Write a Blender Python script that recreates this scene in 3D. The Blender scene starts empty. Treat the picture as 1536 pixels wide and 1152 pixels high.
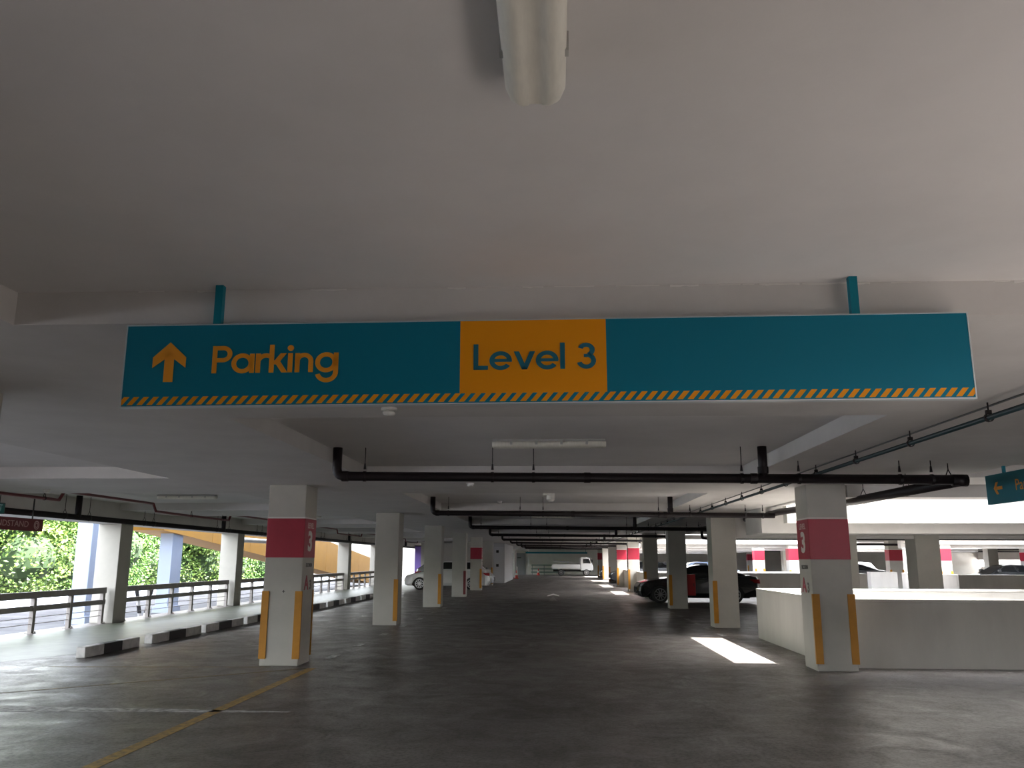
import bpy, bmesh, math, random
from mathutils import Vector, Matrix
S = bpy.context.scene
C = S.collection
random.seed(7)

# ------------------------------------------------------------------ camera
F_PX, PITCH, YAW, ROLL, EYE = 1264.7, .2053, .0507, .0036, 1.6
cy, sy, cp, sp = math.cos(YAW), math.sin(YAW), math.cos(PITCH), math.sin(PITCH)
fw = Vector((-sy*cp, cy*cp, sp)); ri = Vector((cy, sy, 0)); up = ri.cross(fw)
r2 = ri*math.cos(ROLL)+up*math.sin(ROLL); u2 = up*math.cos(ROLL)-ri*math.sin(ROLL)
cam = bpy.data.objects.new('camera', bpy.data.cameras.new('camera')); C.objects.link(cam)
cam.data.sensor_width = 36; cam.data.lens = F_PX/1536*36; cam.data.clip_end = 500
cam.matrix_world = Matrix(((r2.x, u2.x, -fw.x, 0), (r2.y, u2.y, -fw.y, 0), (r2.z, u2.z, -fw.z, EYE), (0, 0, 0, 1)))
S.camera = cam

# ------------------------------------------------------------------ light
SUN_DIR = Vector((-.763, .045, -1.0)).normalized()
W = bpy.data.worlds.new('world'); S.world = W; W.use_nodes = True
nt = W.node_tree; nt.nodes.clear()
sky = nt.nodes.new('ShaderNodeTexSky'); sky.sky_type = 'NISHITA'; sky.sun_disc = False
sky.sun_elevation = math.asin(-SUN_DIR.z); sky.sun_rotation = math.atan2(-SUN_DIR.x, -SUN_DIR.y)
sky.air_density = 1.2; sky.dust_density = 3.0
bg = nt.nodes.new('ShaderNodeBackground'); bg.inputs[1].default_value = .55
out = nt.nodes.new('ShaderNodeOutputWorld')
hsv = nt.nodes.new('ShaderNodeHueSaturation'); hsv.inputs['Saturation'].default_value = .25
nt.links.new(sky.outputs[0], hsv.inputs['Color']); nt.links.new(hsv.outputs[0], bg.inputs[0]); nt.links.new(bg.outputs[0], out.inputs[0])
sun = bpy.data.objects.new('sun', bpy.data.lights.new('sun', 'SUN')); C.objects.link(sun)
sun.data.energy = 17; sun.data.angle = .0093; sun.data.color = (1, .98, .95)
sun.rotation_euler = SUN_DIR.to_track_quat('-Z', 'Y').to_euler()
vs = S.view_settings
vs.view_transform = 'Standard'; vs.look = 'None'; vs.gamma = 1; vs.use_curve_mapping = False
vs.exposure = 2.2
S.cycles.use_denoising = True
S.cycles.max_bounces = 10; S.cycles.diffuse_bounces = 7; S.cycles.glossy_bounces = 3
S.cycles.sample_clamp_indirect = 8
S.cycles.caustics_reflective = False; S.cycles.caustics_refractive = False

# ------------------------------------------------------------------ materials
MATS = {}
def mat(name, col, rough=.6, metal=0, var=0, vscale=3, bump=0, bscale=40, col2=None, spec=.5, stretch=(1, 1, 1), rvar=0):
    if name in MATS: return MATS[name]
    m = bpy.data.materials.new(name); m.use_nodes = True; t = m.node_tree; b = t.nodes['Principled BSDF']
    b.inputs['Base Color'].default_value = (*col, 1); b.inputs['Roughness'].default_value = rough
    b.inputs['Metallic'].default_value = metal; b.inputs['Specular IOR Level'].default_value = spec
    if var or bump or rvar:
        g = t.nodes.new('ShaderNodeNewGeometry')
        mp = t.nodes.new('ShaderNodeMapping'); mp.inputs['Scale'].default_value = stretch
        t.links.new(g.outputs['Position'], mp.inputs[0])
    if var:
        n = t.nodes.new('ShaderNodeTexNoise'); n.inputs['Scale'].default_value = vscale
        n.inputs['Detail'].default_value = 7; n.inputs['Roughness'].default_value = .62
        t.links.new(mp.outputs[0], n.inputs[0])
        r = t.nodes.new('ShaderNodeValToRGB')
        c2 = col2 or tuple(c*(1-var) for c in col)
        r.color_ramp.elements[0].position = .36; r.color_ramp.elements[0].color = (*c2, 1)
        r.color_ramp.elements[1].position = .62; r.color_ramp.elements[1].color = (*col, 1)
        t.links.new(n.outputs[0], r.inputs[0]); t.links.new(r.outputs[0], b.inputs['Base Color'])
        if rvar:
            mr = t.nodes.new('ShaderNodeMapRange'); mr.inputs[1].default_value = .3; mr.inputs[2].default_value = .7
            mr.inputs[3].default_value = rough-rvar; mr.inputs[4].default_value = rough+rvar
            t.links.new(n.outputs[0], mr.inputs[0]); t.links.new(mr.outputs[0], b.inputs['Roughness'])
    if bump:
        n2 = t.nodes.new('ShaderNodeTexNoise'); n2.inputs['Scale'].default_value = bscale; n2.inputs['Detail'].default_value = 4
        t.links.new(mp.outputs[0], n2.inputs[0])
        bp = t.nodes.new('ShaderNodeBump'); bp.inputs['Strength'].default_value = bump; bp.inputs['Distance'].default_value = .02
        t.links.new(n2.outputs[0], bp.inputs['Height']); t.links.new(bp.outputs[0], b.inputs['Normal'])
    MATS[name] = m
    return m

M_CEIL = mat('ceiling_paint', (.68, .66, .645), .75, var=.08, vscale=1.1, bump=.06, bscale=22)
M_BEAM = mat('beam_paint', (.60, .58, .56), .75, var=.09, vscale=1.6, bump=.06, bscale=22)
M_COL = mat('column_paint', (.46, .44, .395), .6, var=.07, vscale=2.5, bump=.04, bscale=30)
M_PAR = mat('parapet_paint', (.60, .58, .535), .6, var=.12, vscale=1.6, stretch=(1, 1, .25), bump=.04, bscale=30)
M_RED = mat('red_band_paint', (.36, .012, .035), .45, var=.1, vscale=3)
M_GUARD = mat('yellow_guard', (.50, .215, .010), .5, var=.12, vscale=6)
M_DARKRED = mat('dark_red_guard', (.16, .02, .02), .5)
M_PIPE = mat('black_pipe', (.010, .006, .007), .5, spec=.3)
M_STEEL = mat('dark_steel', (.03, .03, .03), .45, metal=.6)
M_RPIPE = mat('red_sprinkler_pipe', (.13, .012, .016), .4)
M_TPIPE = mat('teal_black_pipe', (.012, .03, .036), .4)
M_TEAL = mat('teal_paint', (.0, .16, .22), .5, spec=.25)
M_ORANGE = mat('orange_print', (.74, .29, .01), .5)
M_TEALP = mat('teal_print', (.0, .12, .18), .5)
M_WHITE = mat('white_print', (.7, .66, .62), .5)
M_PINK = mat('pale_print', (.62, .42, .40), .5)
M_REDP = mat('red_print', (.34, .03, .05), .5)
M_GREYP = mat('grey_print', (.12, .11, .10), .5)
M_YLINE = mat('yellow_line', (.42, .25, .05), .6, var=.5, vscale=14, col2=(.17, .12, .055))
M_FAINT = mat('faint_line', (.22, .16, .07), .6, var=.5, vscale=9, col2=(.08, .07, .06))
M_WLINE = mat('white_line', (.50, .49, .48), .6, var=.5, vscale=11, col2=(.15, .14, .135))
M_KWHITE = mat('kerb_white', (.72, .70, .68), .6, var=.25, vscale=6)
M_KBLACK = mat('kerb_black', (.02, .018, .02), .6)
M_RAIL = mat('railing_grey', (.30, .275, .26), .5, var=.15, vscale=5)
M_LAMP = mat('lamp_cover', (.74, .72, .64), .35, var=.10, vscale=9, stretch=(6, 1, 1))
M_LAMPB = mat('lamp_base', (.42, .42, .40), .5)
M_DEV = mat('device_white', (.68, .67, .62), .5)
M_BLACK = mat('black_rubber', (.012, .012, .012), .7)
M_GLASS = mat('car_glass', (.012, .014, .016), .06, spec=.8)
M_RIM = mat('alloy_rim', (.45, .45, .46), .3, metal=.9)
M_EXT = mat('exterior_paint', (.33, .375, .47), .7, var=.05, vscale=1)
M_EXTG = mat('exterior_concrete', (.46, .45, .46), .8, var=.15, vscale=.6)
M_YELLOW = mat('ramp_yellow', (.50, .23, .012), .55, var=.06, vscale=1)
M_GREY = mat('grey_door', (.23, .23, .25), .5)
M_WALLF = mat('far_wall_paint', (.66, .64, .60), .7, var=.08, vscale=1)
M_PURPLE = mat('purple_banner', (.27, .18, .62), .6)
M_CONE = mat('cone_red', (.55, .03, .02), .5)
M_EXITG = mat('exit_green', (.0, .16, .15), .5)

def floor_mat():
    m = bpy.data.materials.new('floor_concrete'); m.use_nodes = True; t = m.node_tree; b = t.nodes['Principled BSDF']
    N = t.nodes.new; L = t.links.new
    g = N('ShaderNodeNewGeometry')
    def noise(scale, detail, rough, sc=(1, 1, 1), dist=0):
        mp = N('ShaderNodeMapping'); mp.inputs['Scale'].default_value = sc; L(g.outputs['Position'], mp.inputs[0])
        n = N('ShaderNodeTexNoise'); n.inputs['Scale'].default_value = scale; n.inputs['Detail'].default_value = detail
        n.inputs['Roughness'].default_value = rough; n.inputs['Distortion'].default_value = dist; L(mp.outputs[0], n.inputs[0]); return n.outputs[0]
    def ramp(f, *stops):
        r = N('ShaderNodeValToRGB'); e = r.color_ramp.elements
        for k, (p, c) in enumerate(stops):
            q = e[k] if k < 2 else e.new(p)
            q.position = p; q.color = (*c, 1) if isinstance(c, tuple) else (c, c, c, 1)
        L(f, r.inputs[0]); return r.outputs[0]
    def mul(a, c, f):
        x = N('ShaderNodeMix'); x.data_type = 'RGBA'; x.blend_type = 'MULTIPLY'; x.inputs[0].default_value = f
        L(a, x.inputs[6]); L(c, x.inputs[7]); return x.outputs[2]
    base = ramp(noise(.55, 10, .7, dist=.4), (.30, (.10, .087, .079)), (.72, (.25, .232, .22)), (.5, (.168, .151, .14)))
    base = mul(base, ramp(noise(3.2, 10, .75, (1.5, .6, 1), .6), (.36, .58), (.60, 1.0)), .6)
    base = mul(base, ramp(noise(26, 6, .7), (.40, .38), (.54, 1.0)), .85)
    base = mul(base, ramp(noise(2.1, 4, .5, dist=1.5), (.25, .40), (.32, 1.0)), .7)
    L(base, b.inputs['Base Color']); b.inputs['Specular IOR Level'].default_value = .36
    mr = N('ShaderNodeMapRange'); mr.inputs[1].default_value = .3; mr.inputs[2].default_value = .7; mr.inputs[3].default_value = .26; mr.inputs[4].default_value = .58
    L(noise(1.6, 9, .72, dist=.8), mr.inputs[0]); L(mr.outputs[0], b.inputs['Roughness'])
    bp = N('ShaderNodeBump'); bp.inputs['Strength'].default_value = .4; bp.inputs['Distance'].default_value = .012
    L(noise(11, 9, .7), bp.inputs['Height']); L(bp.outputs[0], b.inputs['Normal'])
    return m
M_FLOOR = floor_mat()

# ------------------------------------------------------------------ mesh helpers
class MB:
    def __init__(s): s.v = []; s.f = []
    def box(s, x0, x1, y0, y1, z0, z1):
        b = len(s.v)
        s.v += [(x0, y0, z0), (x1, y0, z0), (x1, y1, z0), (x0, y1, z0), (x0, y0, z1), (x1, y0, z1), (x1, y1, z1), (x0, y1, z1)]
        s.f += [tuple(b+i for i in q) for q in ((3, 2, 1, 0), (4, 5, 6, 7), (0, 1, 5, 4), (1, 2, 6, 5), (2, 3, 7, 6), (3, 0, 4, 7))]
        return s
    def prism(s, pts, a, b2, axis='y'):
        """polygon pts (u,w) extruded along axis from a to b2. axis y: (u,*,w); x: (*,u,w); z: (u,w,*)"""
        def P(u, w, d): return (u, d, w) if axis == 'y' else ((d, u, w) if axis == 'x' else (u, w, d))
        n = len(pts); k = len(s.v)
        s.v += [P(u, w, a) for u, w in pts]+[P(u, w, b2) for u, w in pts]
        s.f += [tuple(range(k, k+n)), tuple(range(k+2*n-1, k+n-1, -1))]
        s.f += [(k+i, k+n+i, k+n+(i+1) % n, k+(i+1) % n) for i in range(n)]
        return s
    def tube(s, path, r, n=10, caps=True):
        path = [Vector(p) for p in path]; k0 = len(s.v); prev = None
        for i, p in enumerate(path):
            d = ((path[min(i+1, len(path)-1)]-p).normalized()+(p-path[max(i-1, 0)]).normalized())
            d = d.normalized() if d.length > 1e-6 else Vector((0, 0, 1))
            ref = Vector((0, 0, 1)) if abs(d.z) < .9 else Vector((1, 0, 0))
            if prev is not None: a = (prev-d*prev.dot(d)).normalized()
            else: a = d.cross(ref).normalized()
            prev = a; b = d.cross(a)
            rr = r[i] if isinstance(r, (list, tuple)) else r
            for j in range(n):
                t = 2*math.pi*j/n; s.v.append(tuple(p+a*rr*math.cos(t)+b*rr*math.sin(t)))
        for i in range(len(path)-1):
            for j in range(n):
                q = k0+i*n
                s.f.append((q+j, q+(j+1) % n, q+n+(j+1) % n, q+n+j))
        if caps:
            s.f.append(tuple(k0+j for j in range(n-1, -1, -1))); q = k0+(len(path)-1)*n; s.f.append(tuple(q+j for j in range(n)))
        return s
    def rings(s, rs, close=True):
        """list of equal-length vertex rings lofted"""
        k = len(s.v); n = len(rs[0])
        for r in rs: s.v += [tuple(p) for p in r]
        for i in range(len(rs)-1):
            for j in range(n):
                q = k+i*n; s.f.append((q+j, q+(j+1) % n, q+n+(j+1) % n, q+n+j))
        if close:
            s.f.append(tuple(k+j for j in range(n-1, -1, -1))); q = k+(len(rs)-1)*n; s.f.append(tuple(q+j for j in range(n)))
        return s
    def build(s, name, m, parent=None, bevel=0, smooth=False, seg=2, loc=None):
        me = bpy.data.meshes.new(name); me.from_pydata(s.v, [], s.f)
        bm = bmesh.new(); bm.from_mesh(me); bmesh.ops.recalc_face_normals(bm, faces=bm.faces); bm.to_mesh(me); bm.free()
        me.materials.append(m)
        if smooth: me.polygons.foreach_set('use_smooth', [True]*len(me.polygons))
        o = bpy.data.objects.new(name, me); C.objects.link(o)
        if parent: o.parent = parent
        if loc: o.location = loc
        if bevel:
            b = o.modifiers.new('bevel', 'BEVEL'); b.width = bevel; b.segments = seg; b.limit_method = 'ANGLE'
        return o
def tag(o, label, cat=None, group=None, kind=None):
    o['label'] = label
    if cat: o['category'] = cat
    if group: o['group'] = group
    if kind: o['kind'] = kind
    return o
def empty(name, loc=(0, 0, 0), rz=0):
    o = bpy.data.objects.new(name, None); C.objects.link(o); o.location = loc; o.rotation_euler = (0, 0, rz); o.empty_display_size = .1
    return o
def struct(o, label):
    o['kind'] = 'structure'; o['label'] = label; return o
def copy_tree(o, parent=None):
    c = o.copy(); C.objects.link(c); c.parent = parent
    for ch in list(o.children): copy_tree(ch, c)
    return c
def slab(xs, ys, filled, z0, z1):
    """cast slab on a grid: cells where filled(xc,yc), with edge faces only at its rims"""
    mb = MB(); xs = sorted(set(round(x, 4) for x in xs)); ys = sorted(set(round(y, 4) for y in ys))
    nx, ny = len(xs)-1, len(ys)-1
    fl = [[filled((xs[i]+xs[i+1])/2, (ys[j]+ys[j+1])/2) for j in range(ny)] for i in range(nx)]
    idx = {}
    def v(i, j, k):
        if (i, j, k) not in idx: idx[(i, j, k)] = len(mb.v); mb.v.append((xs[i], ys[j], (z0, z1)[k]))
        return idx[(i, j, k)]
    at = lambda i, j: 0 <= i < nx and 0 <= j < ny and fl[i][j]
    for i in range(nx):
        for j in range(ny):
            if not fl[i][j]: continue
            mb.f.append((v(i, j, 1), v(i+1, j, 1), v(i+1, j+1, 1), v(i, j+1, 1)))
            mb.f.append((v(i, j, 0), v(i, j+1, 0), v(i+1, j+1, 0), v(i+1, j, 0)))
            if not at(i-1, j): mb.f.append((v(i, j, 0), v(i, j, 1), v(i, j+1, 1), v(i, j+1, 0)))
            if not at(i+1, j): mb.f.append((v(i+1, j, 0), v(i+1, j+1, 0), v(i+1, j+1, 1), v(i+1, j, 1)))
            if not at(i, j-1): mb.f.append((v(i, j, 0), v(i+1, j, 0), v(i+1, j, 1), v(i, j, 1)))
            if not at(i, j+1): mb.f.append((v(i, j+1, 0), v(i, j+1, 1), v(i+1, j+1, 1), v(i+1, j+1, 0)))
    return mb
def text(name, s, size, m, parent, mw, depth=.002, bold=0):
    cu = bpy.data.curves.new(name, 'FONT'); cu.body = s; cu.size = size; cu.align_x = 'CENTER'; cu.align_y = 'CENTER'; cu.extrude = depth; cu.offset = bold
    cu.resolution_u = 3
    to = bpy.data.objects.new(name, cu); C.objects.link(to)
    dg = bpy.context.evaluated_depsgraph_get()
    me = bpy.data.meshes.new_from_object(to.evaluated_get(dg)); bpy.data.objects.remove(to); bpy.data.curves.remove(cu)
    me.name = name; me.materials.clear(); me.materials.append(m)
    o = bpy.data.objects.new(name, me); C.objects.link(o); o.parent = parent; o.matrix_local = mw
    return o
def face_matrix(pos, facing):
    """text plane: local x = reading direction, y = up, z = out of the face"""
    n = Vector(facing); u = Vector((0, 0, 1)); x = u.cross(n)
    return Matrix(((x.x, u.x, n.x, pos[0]), (x.y, u.y, n.y, pos[1]), (x.z, u.z, n.z, pos[2]), (0, 0, 0, 1)))
ORD = ['first', 'second', 'third', 'fourth', 'fifth', 'sixth', 'seventh', 'eighth', 'ninth', 'tenth', 'eleventh', 'twelfth', 'thirteenth']

# ------------------------------------------------------------------ layout numbers (metres; camera at x=y=0)
ZB, ZU, ZT = 2.75, 2.92, 3.12          # beam soffit, coffer ceiling, slab top
ROW0, DY = 13.555, 8.15                # first visible column row, row spacing
rows = [ROW0+DY*k for k in range(-3, 11)]
HB = 1.43                              # half width of the shallow bands
X0, X1, Y0, Y1 = -11.7, 46.0, -12.0, 95.0
# light wells: floor rect; the ceiling opening starts further from the aisle
VOIDS = [(4.43, 12, -4.2, 3.8), (4.43, 15, 13.85, 18.6), (4.43, 14.2, 40.9, 45.55), (17.7, 26, 38.9, 44.6),
         (4.43, 16, 51.8, 57.3), (19.5, 30, 56.5, 62), (4.43, 16, 65.5, 70), (4.43, 16, 81, 86)]
def in_void(x, y, ceil):
    for a, b, c, d in VOIDS:
        if (a+.52 if (ceil and a < 5) else a) < x < b and c < y < d: return True
    return False
vx = [v for a in VOIDS for v in (a[0], a[1], a[0]+.52)]; vy = [v for a in VOIDS for v in (a[2], a[3])]
# floor
fl = slab([X0, X1]+vx, [Y0, Y1]+vy, lambda x, y: not in_void(x, y, False), -.3, 0).build('floor', M_FLOOR)
struct(fl, 'dark stained concrete car park floor with a dull gloss')
# ceiling slab + the grid of wide shallow bands under it
cs = slab([X0, X1]+vx, [Y0, Y1]+vy, lambda x, y: not in_void(x, y, True), ZU, ZT).build('ceiling', M_CEIL)
struct(cs, 'grey painted concrete ceiling with recessed coffers')
XB = [(-5.65, -2.72), (2.68, 5.59), (7.65, 10.5), (16.0, 19.0), (24.5, 27.5), (33, 36), (41, 46)]
def band(x, y):
    if in_void(x, y, True) or x < -10.6: return False
    return any(a < x < b for a, b in XB) or any(abs(y-r) < HB for r in rows)
slab([-10.6, X1]+vx+[v for a in XB for v in a], [Y0, Y1]+vy+[v for r in rows for v in (r-HB, r+HB)], band, ZB, ZU).build('beam_grid', M_BEAM, cs)
# edge beam along the open left side
MB().box(-11.7, -10.6, Y0, Y1, 2.46, ZU).build('edge_beam', M_BEAM, cs)
# downstand beams at the light wells
for (a, b, c, d) in VOIDS:
    a2 = a+.03 if a < 5 else a
    MB().box(max(a2, 4.52 if c < 20 else a2), b, c-.5, c, 2.56, ZB).build('downstand_beam', M_BEAM, cs)
MB().box(4.47, 26, 21.45, 21.95, 2.13, ZB).build('cross_beam', M_BEAM, cs)
# far wall, end walls and added light blockers
fwall = MB().box(X0, X1, 95, 95.3, 0, ZU).build('wall_back', M_WALLF); struct(fwall, 'cream end wall far behind the parked truck')
bwall = MB().box(X0, X1, -12.3, -12, 0, ZU).build('wall_rear_blocker', mat('bare_concrete', (.26, .25, .24), .8, var=.15, vscale=1)); struct(bwall, 'unseen plain wall added behind the viewpoint to cut light')  # unseen, added to close off light from behind the camera
rwall = empty('wall_right', (X1, 0, 0)); struct(rwall, 'open right side with parapet and deep edge beam')
MB().box(-.25, 0, Y0, Y1, 0, 1.05).build('parapet', M_WALLF, rwall); MB().box(-.6, 0, Y0, Y1, 1.75, ZU).build('edge_beam', M_BEAM, rwall)
lwall = MB().box(X0, X0+.25, -12, -3, 0, 2.46).build('wall_left_blocker', mat('bare_concrete', (.26, .25, .24))); struct(lwall, 'unseen plain side wall added left of the viewpoint to cut light')  # unseen, added to cut frontal light on columns and beams
ub = MB().box(X0, 2.0, Y0, Y1, ZT+.01, 15).build('wall_upper_blocker', M_EXT); struct(ub, 'unseen upper storeys added above the car park to shade the outside left')  # unseen mass, added so its shade falls on driveway and ramp
# lower level seen down the light wells and ground outside
lf = MB().box(X0, X1, Y0, Y1, -3.5, -3.3).build('floor_lower', mat('lower_concrete', (.20, .19, .185), .8, var=.2, vscale=.6)); struct(lf, 'concrete floor of the level below the light wells')
gr = MB().box(-120, 160, -80, 220, -7.4, -7).build('ground', M_EXTG); struct(gr, 'pale ground outside the building')

# upper fascia / transfer beams on the far side of the wells (sunlit)
fas = ['pale sunlit beam over the far side of the well behind the near camera', 'wide sunlit white beam above the light well behind the right-hand column',
       'thin sunlit white beam over the second light well beyond the black sedan', 'sunlit white beam far right beyond the grey well column',
       'sunlit white beam over the third light well down the aisle', 'farthest right sunlit beam above the distant parked cars',
       'pale beam over the light well next to the truck', 'pale beam over the last light well by the end wall']
for i, (a, b, c, d) in enumerate(VOIDS):
    z0 = 2.39 if i < 2 else 2.44
    e = empty(f'trim_{i+1}', (a+.1, d-.03, z0)); struct(e, fas[i]); e['kind'] = 'structure'
    MB().box(.0 if a > 5 else .45, b-a-.1, 0, .3, 0, 1.65).build('upstand', M_PAR, e)
    MB().box(.0 if a > 5 else .05, b-a-.1, .62, 1.0 if i > 1 else 2.2, -.2, ZB-z0).build('lower_beam', M_BEAM, e)

uw = empty('wall_well_blocker', (9.9, 16.2, ZT)); struct(uw, 'unseen walls added above the nearest light well to limit its skylight')  # unseen walls, added to darken the deck behind the well
MB().box(-5.2, 5.4, -2.75, -2.36, 0, 5).build('front_wall', mat('bare_concrete', (.26, .25, .24)), uw); MB().box(-5.2, 5.4, 2.72, 3.1, .0, 5).build('rear_wall', mat('bare_concrete', (.26, .25, .24)), uw)
MB().box(-5.35, -4.96, -2.35, 2.36, 0, 5).build('side_wall', mat('bare_concrete', (.26, .25, .24)), uw); MB().box(5.12, 5.5, -2.35, 2.36, 0, 5).build('side_wall', mat('bare_concrete', (.26, .25, .24)), uw)
# ------------------------------------------------------------------ parapets round the wells
def parapet(x0, x1, y0, y1, label, h=1.02):
    o = empty('parapet_wall', ((x0+x1)/2, (y0+y1)/2, 0))
    dx, dy = (x1-x0)/2, (y1-y0)/2
    MB().box(-dx, dx, -dy, dy, 0, h-.05).build('wall_body', M_PAR, o)
    MB().box(-dx-.006, dx+.006, -dy-.006, dy+.006, h-.05, h).build('coping', M_PAR, o, bevel=.008)
    tag(o, label, 'parapet'); return o
parapet(4.47, 15.2, 13.69, 13.84, 'long cream parapet wall running right from the red-banded column')
parapet(4.28, 4.43, 13.88, 18.75, 'scuffed cream parapet side wall behind the right-hand red-banded column')
parapet(4.44, 15.2, 18.6, 18.75, 'sunlit parapet on the far side of the nearest light well')
parapet(4.28, 4.43, 40.75, 45.8, 'parapet side wall of the second light well by the sunlit column')
parapet(4.44, 14.2, 40.6, 40.75, 'grey parapet across the back beyond the tail of the black sedan')
parapet(14.2, 14.35, 40.6, 45.7, 'short return parapet at the right end of the second well')
parapet(4.44, 14.2, 45.56, 45.7, 'far parapet of the second light well')
parapet(17.55, 26.2, 38.6, 38.75, 'long cream parapet at far right below the distant cars')
parapet(17.55, 17.7, 38.77, 44.75, 'side parapet of the far right light well')
parapet(16.8, 18.2, 47.0, 47.5, 'small white block wall left of the distant red-banded column')
parapet(18.72, 19.5, 47.0, 47.4, 'narrow beige block wall just right of the distant red-banded column')
parapet(4.28, 4.43, 51.65, 57.45, 'parapet side wall of the third light well down the aisle')

# ------------------------------------------------------------------ columns
def column(name, x0, x1, y0, d, label, red=False, guards=(), txt=None, top=ZB, z0=0, gm=None, m=None):
    w = x1-x0; o = empty(name, ((x0+x1)/2, y0+d/2, z0)); tag(o, label, 'column', 'concrete columns of the car park')
    h, k = w/2, d/2
    MB().box(-h, h, -k, k, 0, top-z0).build('shaft', m or M_COL, o, bevel=.012)
    if red:
        MB().box(-h-.004, h+.004, -k-.004, k+.004, 1.615, 2.225).build('red_band', M_RED, o, bevel=.012)
        MB().box(-h-.003, h+.003, -k-.003, k+.003, 2.225, 2.245).build('white_edge', M_WHITE, o)
    for (sx, syy) in guards:
        cx, cyy = sx*h, syy*k
        mb = MB(); t = .014; a = .095
        mb.box(min(cx-sx*a, cx+sx*t), max(cx-sx*a, cx+sx*t), min(cyy, cyy+syy*t), max(cyy, cyy+syy*t), .105, 1.11)
        mb.box(min(cx, cx+sx*t), max(cx, cx+sx*t), min(cyy-syy*.03, cyy), max(cyy-syy*.03, cyy), .105, 1.11)
        mb.build('corner_guard', gm or M_GUARD, o)
    if txt:
        sx = txt[0]; n = (sx, 0, 0); xf = sx*(h+.005)
        def T(nm, s, sz, m, dy, z, sc=(1, 1), bold=0): text(nm, s, sz, m, o, face_matrix((xf, dy, z), n) @ Matrix.Diagonal((sc[0], sc[1], 1, 1)), .0015, bold)
        T('level_lettering', 'LEVEL', .12, M_PINK, 0, 2.115, (1.1, 1), .003); T('level_number', '3', .42, M_WHITE, 0, 1.86, (1.2, 1.0), .016)
        T('section_lettering', 'SECTION', .08, M_GREYP, 0, 1.50, (1, 1), .002); T('section_letter', 'A', .30, M_REDP, -.09 if sx > 0 else .09, 1.22, (1.05, 1), .009)
        T('section_number', txt[1], .20, M_GREYP, (.13 if sx > 0 else -.13), 1.19, (1.05, 1), .007)
    return o
YN = 13.24
for k in range(-2, 9):
    y = YN+DY*k; L = k in (0, 4, 8); R = k in (0, 4, 5, 8)
    n = ORD[k] if k >= 0 else None
    if k == -2: continue
    if k == -1:
        column('concrete_column', -4.52, -3.92, y, .63, 'white column cut off by the left edge of the picture')
        column('concrete_column', 3.86, 4.46, y, .63, 'column beside the viewpoint outside the right picture edge')
        continue
    column('concrete_column', -4.52, -3.92, y, .63,
           'nearest left column with red band, level number and yellow corner guards' if k == 0 else f'{n} white column along the left of the aisle' + (' with a red band' if L else ''),
           L, ((-1, -1), (1, -1), (1, 1)) if k == 0 else ((1, -1),), (1, '3') if L else None, gm=M_DARKRED if k == 3 else None)
    column('concrete_column', 3.86, 4.46, y, .63,
           'nearest right column with red band, beside the cream parapet' if k == 0 else f'{n} white column along the right of the aisle' + (' with a red band' if R else ''),
           R, ((-1, -1), (1, -1)) if k == 0 else ((-1, -1),), (-1, '3') if R else None)
for k in range(0, 10):
    y = YN+DY*k
    if k >= 6: continue
    column('edge_column', -11.7, -11.1, y, .63, f'{ORD[k]} open-side column standing in line with the left railing', top=2.46)
for (x0, x1, y, red, lab, tp) in (
        (8.78, 9.36, 21.39, False, 'shaded grey column beyond the nearest light well', ZB), (6.85, 7.38, 21.39, False, 'dark column just visible right of the nearest right column', ZB),
        (12.35, 12.95, 54, True, 'distant red-banded column seen over the grey parapet', ZB), (12.24, 12.84, 45.75, True, 'sunlit red-banded column beside the right-hand column edge', ZB),
        (19.4, 20, 88, True, 'tiny farthest red-banded column over the grey parapet', ZB), (19.0, 19.75, 50, True, 'distant red-banded column between two white block walls', ZB),
        (19.5, 20.1, 44.75, True, 'sunlit pink-banded column at far right behind the parapet', ZB), (24.5, 25.1, 62.3, False, 'pale distant column right of the pink-banded one', ZB),
        (33, 33.6, 62.3, True, 'pale far right column near the picture edge', ZB), (26.4, 27.0, 53.9, False, 'grey column far right behind the parked saloon', ZB),
        (16.2, 16.8, 62.1, False, 'slim distant column left of the white block wall', ZB), (28.5, 29.1, 70.3, True, 'remote red-banded column behind the far right cars', ZB)):
    column('deck_column', x0, x1, y, .63, lab, red, (((-1, -1), (1, -1)) if red else ()), top=tp)

anchor = MB().prism([(-.022, -.004), (-.004, -.004), (-.004, -.022), (.004, -.022), (.004, -.004), (.022, -.004), (.022, .004), (.004, .004), (.004, .022), (-.004, .022), (-.004, .004), (-.022, .004)], -.321, -.315)
c1 = [o for o in C.objects if o.get('label', '').startswith('nearest left column')][0]
ao = anchor.build('anchor_bolt', M_BLACK, c1, loc=(.02, 0, 1.105))
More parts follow.
